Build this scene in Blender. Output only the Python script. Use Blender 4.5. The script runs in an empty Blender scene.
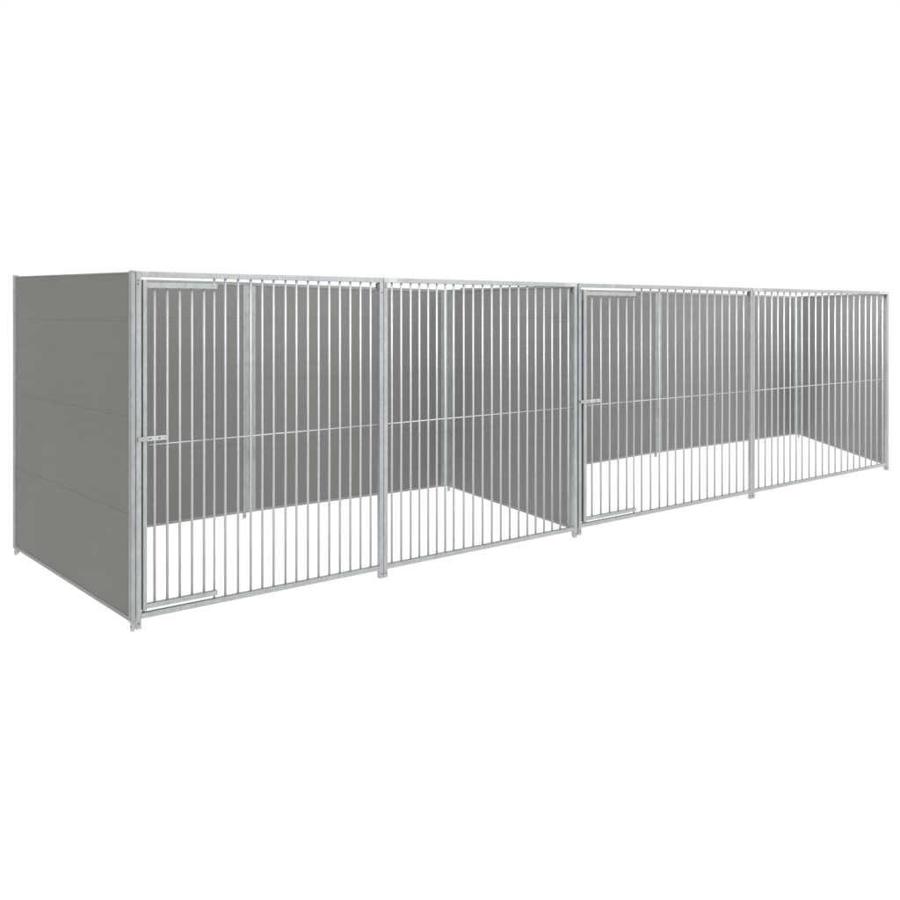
import bpy, bmesh, math
from mathutils import Vector
S = bpy.context.scene
COL = S.collection
F = 900.0          # focal length in units of the picture width
H = 1.84           # height of a front frame
CAMZ = 1.6766

# ------------------------------------------------------------------ materials
def new_mat(name):
    m = bpy.data.materials.new(name); m.use_nodes = True
    nt = m.node_tree
    return m, nt, nt.nodes['Principled BSDF']
def node(nt, t, **k):
    n = nt.nodes.new(t)
    for a, v in k.items(): setattr(n, a, v)
    return n
def zinc(name, lo, hi, scale=38.0, metallic=0.55, rough=0.42, streak=0.0, warm=(1,1,1)):
    m, nt, b = new_mat(name)
    tc = node(nt, 'ShaderNodeTexCoord')
    mp = node(nt, 'ShaderNodeMapping'); mp.inputs['Scale'].default_value = (1, 1, 0.35)
    nt.links.new(tc.outputs['Object'], mp.inputs['Vector'])
    v = node(nt, 'ShaderNodeTexVoronoi'); v.inputs['Scale'].default_value = scale * 3
    nt.links.new(mp.outputs[0], v.inputs['Vector'])
    n = node(nt, 'ShaderNodeTexNoise'); n.inputs['Scale'].default_value = scale * 0.5
    n.inputs['Detail'].default_value = 6; n.inputs['Roughness'].default_value = 0.65
    nt.links.new(mp.outputs[0], n.inputs['Vector'])
    big = node(nt, 'ShaderNodeTexNoise'); big.inputs['Scale'].default_value = 2.6
    nt.links.new(tc.outputs['Object'], big.inputs['Vector'])
    sep = node(nt, 'ShaderNodeSeparateColor'); nt.links.new(v.outputs['Color'], sep.inputs[0])
    a1 = node(nt, 'ShaderNodeMath', operation='MULTIPLY'); a1.inputs[1].default_value = 0.22
    nt.links.new(sep.outputs[0], a1.inputs[0])
    a2 = node(nt, 'ShaderNodeMath', operation='MULTIPLY_ADD'); a2.inputs[1].default_value = 0.6
    nt.links.new(n.outputs[0], a2.inputs[0]); nt.links.new(a1.outputs[0], a2.inputs[2])
    a3 = node(nt, 'ShaderNodeMath', operation='MULTIPLY_ADD'); a3.inputs[1].default_value = 0.35
    nt.links.new(big.outputs[0], a3.inputs[0]); nt.links.new(a2.outputs[0], a3.inputs[2])
    r = node(nt, 'ShaderNodeValToRGB')
    r.color_ramp.elements[0].position = 0.30; r.color_ramp.elements[1].position = 0.86
    r.color_ramp.elements[0].color = (lo*warm[0], lo*warm[1], lo*warm[2], 1)
    r.color_ramp.elements[1].color = (hi*warm[0], hi*warm[1], hi*warm[2], 1)
    nt.links.new(a3.outputs[0], r.inputs[0]); nt.links.new(r.outputs[0], b.inputs['Base Color'])
    b.inputs['Metallic'].default_value = metallic
    rr = node(nt, 'ShaderNodeMapRange'); rr.inputs['To Min'].default_value = rough - .08; rr.inputs['To Max'].default_value = rough + .12
    nt.links.new(a3.outputs[0], rr.inputs[0]); nt.links.new(rr.outputs[0], b.inputs['Roughness'])
    bp = node(nt, 'ShaderNodeBump'); bp.inputs['Strength'].default_value = 0.12; bp.inputs['Distance'].default_value = 0.002
    nt.links.new(n.outputs[0], bp.inputs['Height']); nt.links.new(bp.outputs[0], b.inputs['Normal'])
    return m
M_FRAME = zinc('galvanised_tube', 0.35, 0.52, metallic=0.65, rough=0.38, warm=(0.97, 1.0, 1.02))
M_BAR   = zinc('galvanised_bar', 0.45, 0.61, scale=30, warm=(0.97, 1.0, 1.02))
M_CHAN  = zinc('galvanised_channel', 0.30, 0.46, scale=16, metallic=0.4, rough=0.5, warm=(0.955, 1.0, 0.98))
M_TRIM  = zinc('dull_channel', 0.235, 0.31, scale=20, metallic=0.2, rough=0.6, warm=(1.0, 1.0, 0.965))
M_DARK  = zinc('shaded_steel', 0.11, 0.19, metallic=0.3, rough=0.6)  # dark small parts, also the shade painted beside the door stile

def board_mat(name, g):
    m, nt, b = new_mat(name)
    tc = node(nt, 'ShaderNodeTexCoord'); sx = node(nt, 'ShaderNodeSeparateXYZ')
    nt.links.new(tc.outputs['Object'], sx.inputs[0])
    z = sx.outputs['Z']
    # faint horizontal extrusion ribs
    w1 = node(nt, 'ShaderNodeMath', operation='MULTIPLY'); w1.inputs[1].default_value = 2*math.pi/0.0255
    nt.links.new(z, w1.inputs[0])
    s1 = node(nt, 'ShaderNodeMath', operation='SINE'); nt.links.new(w1.outputs[0], s1.inputs[0])
    # irregular bands stretched along the boards
    mp = node(nt, 'ShaderNodeMapping'); mp.inputs['Scale'].default_value = (0.35, 0.35, 26)
    nt.links.new(tc.outputs['Object'], mp.inputs['Vector'])
    n1 = node(nt, 'ShaderNodeTexNoise'); n1.inputs['Scale'].default_value = 1.0; n1.inputs['Detail'].default_value = 4
    nt.links.new(mp.outputs[0], n1.inputs['Vector'])
    n2 = node(nt, 'ShaderNodeTexNoise'); n2.inputs['Scale'].default_value = 1.3; n2.inputs['Detail'].default_value = 3
    nt.links.new(tc.outputs['Object'], n2.inputs['Vector'])
    n3 = node(nt, 'ShaderNodeTexNoise'); n3.inputs['Scale'].default_value = 240; n3.inputs['Detail'].default_value = 2
    nt.links.new(tc.outputs['Object'], n3.inputs['Vector'])
    def madd(src, k, add):
        a = node(nt, 'ShaderNodeMath', operation='MULTIPLY_ADD'); a.inputs[1].default_value = k
        nt.links.new(src, a.inputs[0])
        if isinstance(add, float): a.inputs[2].default_value = add
        else: nt.links.new(add, a.inputs[2])
        return a.outputs[0]
    v = madd(s1.outputs[0], 0.020, 0.23)
    v = madd(n1.outputs[0], 0.20, v); v = madd(n2.outputs[0], 0.34, v); v = madd(n3.outputs[0], 0.10, v)
    v = madd(z, 0.05, v)  # boards slightly darker towards the bottom, shading put into the colour
    r = node(nt, 'ShaderNodeValToRGB')
    r.color_ramp.elements[0].position = 0.2; r.color_ramp.elements[1].position = 0.95
    r.color_ramp.elements[0].color = (0.165*g, 0.165*g, 0.159*g, 1); r.color_ramp.elements[1].color = (0.270*g, 0.270*g, 0.263*g, 1)
    nt.links.new(v, r.inputs[0]); nt.links.new(r.outputs[0], b.inputs['Base Color'])
    b.inputs['Roughness'].default_value = 0.62; b.inputs['Specular IOR Level'].default_value = 0.25
    bp = node(nt, 'ShaderNodeBump'); bp.inputs['Strength'].default_value = 0.10; bp.inputs['Distance'].default_value = 0.002
    nt.links.new(s1.outputs[0], bp.inputs['Height']); nt.links.new(bp.outputs[0], b.inputs['Normal'])
    return m
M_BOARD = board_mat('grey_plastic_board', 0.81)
M_BOARD_OUT = board_mat('board_dimmed_for_light', 0.775)  # same board, colour lowered to offset the light on the outer wall
M_BOARD_DIV = board_mat('board_lifted_for_shade', 0.98)  # same board, colour raised to make up for shade on inner side walls
M_GROOVE, _nt, _b = new_mat('board_joint'); _b.inputs['Base Color'].default_value = (0.15, 0.15, 0.144, 1); _b.inputs['Roughness'].default_value = 0.8

m, nt, b = new_mat('glowing_studio_floor')
tn = node(nt, 'ShaderNodeTexNoise'); tn.inputs['Scale'].default_value = 3
tr = node(nt, 'ShaderNodeMapRange'); tr.inputs['To Min'].default_value = 0.60; tr.inputs['To Max'].default_value = 0.64
nt.links.new(tn.outputs[0], tr.inputs[0]); nt.links.new(tr.outputs[0], b.inputs['Roughness'])
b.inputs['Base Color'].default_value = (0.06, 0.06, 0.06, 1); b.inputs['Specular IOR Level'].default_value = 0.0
b.inputs['Emission Color'].default_value = (1, 1, 1, 1); b.inputs['Emission Strength'].default_value = 1.0  # floor glows by itself, so it stays white without shadows
M_FLOOR = m

# ------------------------------------------------------------------ helpers
def pt(x, q):
    """picture column x and inverse picture height q of a front frame -> ground plan position (m)"""
    return Vector(((x - 450.0) * q * H, F * q * H))
class Line:
    """a straight run on the ground: a -> b, n = side normal (towards the viewer's side)"""
    def __init__(s, a, b):
        s.a, s.b = a, b; d = b - a; s.L = d.length; s.u = d / s.L
        s.n = Vector((s.u.y, -s.u.x))
        if s.n.dot(-a) < 0: s.n = -s.n
    def hit(s, x, off=0.0):
        """distance along the run where the sight line of column x meets it"""
        k = (x - 450.0) / F
        a = s.a + s.n * off
        return -(a.x - k*a.y) / (s.u.x - k*s.u.y)
    def world(s, t, off, z):
        p = s.a + s.u*t + s.n*off
        return Vector((p.x, p.y, z))
    def zat(s, x, y, off=0.0):
        t = s.hit(x, off); return CAMZ + (312.0 - y) * s.world(t, off, 0).y / F
def add_box(bm, ln, t0, t1, n0, n1, z0, z1, z0b=None, z1b=None, bevel=0.0):
    z0b = z0 if z0b is None else z0b; z1b = z1 if z1b is None else z1b
    vs = []
    for (t, za, zb) in ((t0, z0, z1), (t1, z0b, z1b)):
        for n in (n0, n1):
            for z in (za, zb): vs.append(bm.verts.new(ln.world(t, n, z)))
    fs = [(0,1,3,2), (4,6,7,5), (0,4,5,1), (2,3,7,6), (0,2,6,4), (1,5,7,3)]
    faces = [bm.faces.new([vs[i] for i in f]) for f in fs]
    bmesh.ops.recalc_face_normals(bm, faces=faces)
    if bevel > 0:
        es = list({e for f in faces for e in f.edges})
        bmesh.ops.bevel(bm, geom=es, offset=bevel, segments=2, profile=0.6, affect='EDGES')
def add_rod(bm, p, q, r, seg=14):
    d = (q - p); L = d.length; d /= L
    a = d.orthogonal().normalized(); b = d.cross(a)
    rings = []
    for c in (p, q):
        rings.append([bm.verts.new(c + r*(math.cos(2*math.pi*i/seg)*a + math.sin(2*math.pi*i/seg)*b)) for i in range(seg)])
    fs = []
    for i in range(seg):
        j = (i+1) % seg
        f = bm.faces.new((rings[0][i], rings[0][j], rings[1][j], rings[1][i])); f.smooth = True; fs.append(f)
    fs.append(bm.faces.new(rings[0][::-1])); fs.append(bm.faces.new(rings[1]))
    bmesh.ops.recalc_face_normals(bm, faces=fs)
def obj(name, bm, mats, parent=None):
    me = bpy.data.meshes.new(name); 
    piv = Vector((0, 0, 0))
    if bm.verts:
        xs = [v.co for v in bm.verts]
        piv = Vector((sum(c.x for c in xs)/len(xs), sum(c.y for c in xs)/len(xs), min(c.z for c in xs)))
    # keep z in object space equal to height above ground so board bands run level
    piv.z = 0
    bmesh.ops.translate(bm, verts=bm.verts, vec=-piv)
    bm.to_mesh(me); bm.free()
    for mm in (mats if isinstance(mats, (list, tuple)) else [mats]): me.materials.append(mm)
    o = bpy.data.objects.new(name, me); COL.objects.link(o)
    o['piv'] = list(piv); 
    if parent is not None:
        o.parent = parent
        o.location = piv - PIV[parent.name]
    else: o.location = piv
    PIV[o.name] = piv
    del o['piv']
    return o
PIV = {}

# ------------------------------------------------------------------ setting
bm = bmesh.new()
bmesh.ops.create_circle(bm, cap_ends=True, radius=400, segments=96)
g = obj('ground', bm, M_FLOOR); g['kind'] = 'structure'; g['label'] = 'seamless pure white glowing studio floor under the kennels'

# ------------------------------------------------------------------ kennel pieces
ZB, ZT = 0.053, 0.053 + H
T = 0.029                       # square tube
def scr(k, x):                  # the farther kennel's columns
    return x if k == 0 else 578.5 + 0.7025*(x - 135.5)
def q_(k, q): return q if k == 0 else q / 0.7025
def y_(k, y): return y if k == 0 else 283.5 + 0.7025*(y - 271.0)

def front_frame(name, ln, t0, t1, parent):
    bm = bmesh.new()
    for a, b in ((t0, t0+T), (t1-T, t1)):
        add_box(bm, ln, a, b, -T, 0, 0.0, ZT, bevel=0.0028)
    add_box(bm, ln, t0+T, t1-T, -T+.0005, -.0005, ZT-0.0305, ZT-.0005, bevel=0.0028)
    add_box(bm, ln, t0+T, t1-T, -T+.0005, -.0005, ZB-.001, ZB+0.0275, bevel=0.0028)
    fr = obj(name, bm, M_FRAME, parent)
    return fr
def bolts(ln, spots, parent):
    for t, z in spots:
        bm = bmesh.new()
        add_rod(bm, ln.world(t, 0.0, z), ln.world(t, 0.0015, z), 0.0052, 10)
        obj('bolt_hole', bm, M_DARK, parent)
def bar(ln, t, z0, z1, parent, r=0.0068, off=-T/2, name='bar'):
    bm = bmesh.new()
    add_rod(bm, ln.world(t, off, z0), ln.world(t, off, z1), r)
    return obj(name, bm, M_BAR, parent)

DOOR_BARS = [154.6, 167.3, 179.8, 192.0, 204.0]
FIX_BARS = [225.3, 238.1, 250.7, 262.3, 273.6, 285.5, 296.4, 307.9, 318.6, 329.3, 339.9, 350.3, 360.5, 370.6]
BAR_BARS = [391.8, 401.2, 410.7, 419.4, 428.2, 436.8, 445.2, 453.7, 463.7, 473.2, 482.6, 491.8, 500.8, 509.7, 518.6, 527.3, 535.6, 544.0, 552.1, 560.2, 568.3]

def wall(k, ln, zt0, zt1, root, cw0=.045, cw1=.045, th=.026, top=.026, bot=.022, inner=True, foot0=True, foot1=True, off=0.0, label=None, zb=.047, board=None, fo=0.0):
    """solid board wall in a channel frame; near face on the run"""
    L = ln.L
    bm = bmesh.new()
    z_at = lambda t: zt0 + (zt1-zt0)*t/L
    a, b = cw0-.006, L-cw1+.006
    levels = [zb+.008, .610, 1.121, 1.631, None]
    for i in range(4):
        z0 = levels[i] + (0.0006 if i else 0)
        if levels[i+1] is None:
            add_box(bm, ln, a, b, -th+.004, -.004, z0, z_at(a)-.006, z0, z_at(b)-.006, bevel=0)
        else:
            add_box(bm, ln, a, b, -th+.004, -.004, z0, levels[i+1]-.0006, bevel=0)
    nb = len(bm.faces)
    add_box(bm, ln, a, b, -th+.0055, -.0055, zb+.012, z_at(a)-.02, zb+.012, z_at(b)-.02)
    bm.faces.ensure_lookup_table()
    for f in bm.faces[nb:]: f.material_index = 1
    w = obj('wall_panel', bm, [board or M_BOARD, M_GROOVE], root)
    if label: w['label'] = label
    bm = bmesh.new()   # top channel
    add_box(bm, ln, 0, L, -th-.001, .001, zt0-top, zt0, zt1-top, zt1, bevel=.0015)
    obj('top_channel', bm, M_TRIM, w)
    bm = bmesh.new()
    add_box(bm, ln, cw0-.002, L-cw1+.002, -th+.001, -.001, zb, zb+bot, bevel=.0015)
    obj('bottom_channel', bm, M_TRIM, w)
    for (t0, t1, ft, zt) in ((0, cw0, foot0, zt0), (L-cw1, L, foot1, zt1)):
        bm = bmesh.new()
        zc0, zc1 = z_at(t0)-top-.0015, z_at(t1)-top-.0015
        if not inner: zc0 = zc1 = zt + .008
        # channel: outer flange with a folded lip on the board side
        add_box(bm, ln, t0, t1, -th, 0.002, zb-.002, zc0, zb-.002, zc1, bevel=.0018)
        mid = (t0+t1)/2
        add_box(bm, ln, mid-.004, mid+.004, .0021, .0045, zb+.01, min(zc0, zc1)-.10, bevel=.001)
        p = obj('side_channel', bm, M_CHAN, w)
        if ft:
            bm = bmesh.new(); mid = (t0+t1)/2 + (fo if t0 > 0 else 0)
            add_box(bm, ln, mid-.014, mid+.010, -th+.003, -.002, 0.0, zb+.02, bevel=.002)
            f = obj('foot', bm, M_FRAME, w)
            bm = bmesh.new(); add_rod(bm, ln.world(mid, -.002, .022), ln.world(mid, -.0002, .022), .005, 10)
            obj('bolt_hole', bm, M_DARK, w)
    return w

def kennel(k):
    A = pt(scr(k, 136.0), q_(k, 1/349.0)); B = pt(scr(k, 577.3), q_(k, 1/247.3))
    fl = Line(A, B)
    PA = Vector((A.x, A.y, 0))
    root = bpy.data.objects.new('dog_kennel', None); COL.objects.link(root); root.location = PA
    PIV[root.name] = PA
    sx = lambda x, off=0.0: fl.hit(scr(k, x), off)
    zz = lambda x, y, off=0.0: fl.zat(scr(k, x), y_(k, y), off)
    tm = sx(383.8)
    # --- panel with the door
    fr = front_frame('door_frame', fl, 0.0, tm-.0015, root)
    bolts(fl, [(.012, zz(138, 280.5)), (.012, zz(138, 284)), (.014, .030), (tm-.014, 1.80), (tm-.014, .028)], fr)
    zb_, zt_ = ZB+.0255, ZT-.028
    for x in FIX_BARS: bar(fl, sx(x, -T/2), zb_, zt_, fr)
    # thin cross rod threaded through the bars
    zm = 0.968
    bm = bmesh.new(); th_ = sx(214.3, -T/2)
    add_rod(bm, fl.world(th_, -T/2, zm), fl.world(tm-T, -T/2, zm), .0036, 10)
    obj('cross_rod', bm, M_BAR, fr)
    # --- the door, hung on its hinge rod
    ds0, ds1 = sx(143.1), sx(147.0)
    dt0, dt1 = zz(150, 282.6), zz(150, 288.0)
    db0, db1 = zz(150, 608.3), zz(150, 604.4)
    te = sx(217.6)
    bm = bmesh.new()
    add_box(bm, fl, ds0, ds1, -T+.002, .002, zz(145, 610.9), zz(145, 279.6), bevel=.0025)
    add_box(bm, fl, ds1, te, -T+.003, .001, dt1, dt0, bevel=.0025)
    add_box(bm, fl, ds1, te, -T+.003, .001, db0, db1+.004, bevel=.0025)
    door = obj('door', bm, M_FRAME, root)
    for x in DOOR_BARS: bar(fl, sx(x, -T/2), db1-.004, dt1+.004, door)
    bm = bmesh.new()
    add_rod(bm, fl.world(ds1, -T/2, zm), fl.world(th_-.004, -T/2, zm), .0036, 10)
    obj('cross_rod', bm, M_BAR, door)
    bar(fl, th_, zb_, zt_, door, r=.0056, name='hinge_rod')
    bm = bmesh.new()   # dark strip painting the shaded side face of the door stile
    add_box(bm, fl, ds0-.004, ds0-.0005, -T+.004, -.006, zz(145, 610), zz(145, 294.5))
    obj('shade_strip', bm, M_DARK, door)
    bm = bmesh.new()   # pivot pin below the stile
    add_rod(bm, fl.world((ds0+ds1)/2-.004, -T/2, ZB+.0272), fl.world((ds0+ds1)/2-.004, -T/2, zz(145, 611.5)+.002), .007, 12)
    obj('pivot_pin', bm, M_DARK, door)
    # latch: sliding bolt and perforated plate across two bars
    zl = zz(152, 438.4)
    bm = bmesh.new()
    add_box(bm, fl, ds1-.002, sx(167.2, .004), .0022, .0068, zl-.0125, zl+.0125, bevel=.0012)
    lp = obj('latch_plate', bm, M_BAR, door)
    for x, dz, rr in ((159.2, -.001, .0055), (165.0, .001, .0028)):
        bm = bmesh.new()
        add_rod(bm, fl.world(sx(x), .0068, zl+dz), fl.world(sx(x), .0082, zl+dz), rr)
        obj('latch_hole', bm, M_DARK, door)
    bm = bmesh.new()
    add_box(bm, fl, sx(148.2), sx(151.3), .0069, .0078, zl-.003, zl+.003)
    obj('latch_slot', bm, M_DARK, door)
    bm = bmesh.new()
    add_box(bm, fl, sx(137.6), ds1-.003, .0025, .0105, zl-.0125, zl+.0125, bevel=.002)
    obj('latch_bolt', bm, M_FRAME, door)
    # --- plain barred panel
    fr2 = front_frame('bar_panel', fl, tm+.0015, fl.L, root)
    bolts(fl, [(tm+.012, zz(385.3, 284.4)), (tm+.012, zz(385.3, 287.2)), (tm+.016, .028), (fl.L-.014, .028)], fr2)
    for x in BAR_BARS: bar(fl, sx(x, -T/2), zb_, zt_, fr2)
    bm = bmesh.new()
    add_rod(bm, fl.world(tm+T, -T/2, zm), fl.world(fl.L-T, -T/2, zm), .0036, 10)
    obj('cross_rod', bm, M_BAR, fr2)
    for t0, t1 in ((tm+.003, sx(397.6)), (sx(565.2), fl.L-.001)):
        bm = bmesh.new()
        add_box(bm, fl, t0, t1, -.0006, .0018, ZT-.0290, ZT-.0015, bevel=.0006)
        obj('corner_bracket', bm, M_BAR, fr2)
    # inner hook brackets joining neighbouring stiles
    for t in (tm-T-.006, fl.L-T-.006):
        for z0, z1 in ((ZT-.072, ZT-.034), (ZB+.004, ZB+.024)):
            bm = bmesh.new()
            add_box(bm, fl, t-.004, t+.0055, -T-.006, -.010, z0, z1, bevel=.0015)
            obj('joining_clip', bm, M_DARK, fr if t < tm else fr2)
    # --- rear walls (face towards the bars)
    RL = pt(scr(k, 14.5 if k == 0 else -30), q_(k, 1/266.0 if k == 0 else 1/278.5))
    RM = pt(scr(k, 249.2), q_(k, 1/226.0)); RR = pt(scr(k, 446.6), q_(k, 1/196.5))
    wall(k, Line(RL, RM), 1.925 if k == 0 else 1.903, 1.918, root, cw0=.045, cw1=.052, foot0=(k == 0), foot1=True, fo=-.008)
    d = (RR-RM).normalized()*.003
    wall(k, Line(RM+d, RR), 1.916, 1.884, root, cw0=.052, cw1=.060, foot0=False, foot1=False)
    # --- side walls
    if k == 0:
        a = pt(131.9, 1/351.5); b = pt(13.2, 1/266.0)
        wall(k, Line(a, b), 1.887, 1.922, root, cw0=.036, cw1=.05, top=.006, bot=.022, th=.019, inner=False, board=M_BOARD_OUT,
             label='solid grey outer side wall at the open near end')
    a = pt(scr(k, 574.3) if k == 0 else 885.0, q_(k, 1/246.2)); b = pt(scr(k, 447.0), q_(k, 1/196.4))
    wall(k, Line(a, b), 1.881, 1.884, root, cw0=.055, cw1=(.10 if k == 0 else .13), th=.022, top=.020, board=M_BOARD_DIV, fo=(.038 if k == 0 else .05))
    root['category'] = 'dog kennel'; root['group'] = 'dog kennels joined in a row'
    return root
k0 = kennel(0); k1 = kennel(1)
k0['label'] = 'near left galvanised dog kennel, with its solid grey outer side wall showing'
k1['label'] = 'farther right galvanised dog kennel, smaller in view, joined to the near one'

# ------------------------------------------------------------------ light
w = bpy.data.worlds.new('World'); S.world = w; w.use_nodes = True
nt = w.node_tree; bg = nt.nodes['Background']
tc = node(nt, 'ShaderNodeTexCoord')
def lobe(d, lo, hi):
    dv = Vector(d).normalized()
    dot = node(nt, 'ShaderNodeVectorMath', operation='DOT_PRODUCT'); dot.inputs[1].default_value = dv
    nt.links.new(tc.outputs['Generated'], dot.inputs[0])
    mr = node(nt, 'ShaderNodeMapRange', interpolation_type='SMOOTHSTEP')
    mr.inputs['From Min'].default_value = lo; mr.inputs['From Max'].default_value = hi
    nt.links.new(dot.outputs['Value'], mr.inputs['Value'])
    return mr
def mixv(src, f, val):
    x = node(nt, 'ShaderNodeMix'); x.data_type = 'FLOAT'
    nt.links.new(f.outputs[0], x.inputs[0])
    if isinstance(src, float): x.inputs[2].default_value = src
    else: nt.links.new(src, x.inputs[2])
    x.inputs[3].default_value = val
    return x.outputs[0]
v = mixv(1.0, lobe((0, -.25, 1), 0.60, 0.95), 0.9)          # world lobe overhead
v = mixv(v, lobe((.80, -.62, .15), 0.45, 0.95), 1.35)       # bright area added to the world, right of the camera
v = mixv(v, lobe((-.30, -.95, .15), 0.70, 0.97), 1.75)      # added world glow behind and left of the camera, lifts the kennel interiors
v = mixv(v, lobe((-.99, .02, 0), 0.74, 0.95), 0.12)         # world darkened at the left, added to shade left-facing sides
nt.links.new(v, bg.inputs['Color']); bg.inputs['Strength'].default_value = 1.0

def fill_lamp(loc, aim, size, watts, spread=180):
    l = bpy.data.lights.new('fill_lamp', 'AREA'); l.shape = 'SQUARE'; l.size = size; l.energy = watts; l.spread = math.radians(spread)
    o = bpy.data.objects.new('fill_lamp', l); COL.objects.link(o); o.location = loc
    o.rotation_euler = (Vector(aim) - Vector(loc)).to_track_quat('-Z', 'Y').to_euler()
fill_lamp((2.4, 7.2, 5.0), (6.0, 10.6, 0.9), 1.8, 108, 90)     # added fill over the farther kennel, brightens its end wall
fill_lamp((5.3, 8.0, 5.4), (5.8, 11.6, 1.0), 1.6, 50, 70)      # added fill to lift its far corner
fill_lamp((0.0, 4.2, 4.2), (0.5, 8.6, 0.9), 1.8, 50, 120)      # added fill over the near kennel, for the shared wall

# ------------------------------------------------------------------ camera
cd = bpy.data.cameras.new('camera'); cam = bpy.data.objects.new('camera', cd); COL.objects.link(cam)
cam.location = (0, 0, CAMZ); cam.rotation_euler = (math.radians(90), 0, 0)
cd.sensor_width = 36; cd.lens = 36; cd.shift_y = -138/900; cd.clip_start = .05; cd.clip_end = 2000
S.camera = cam
S.render.engine = 'CYCLES'
S.view_settings.view_transform = 'Standard'; S.view_settings.look = 'None'; S.view_settings.exposure = 0
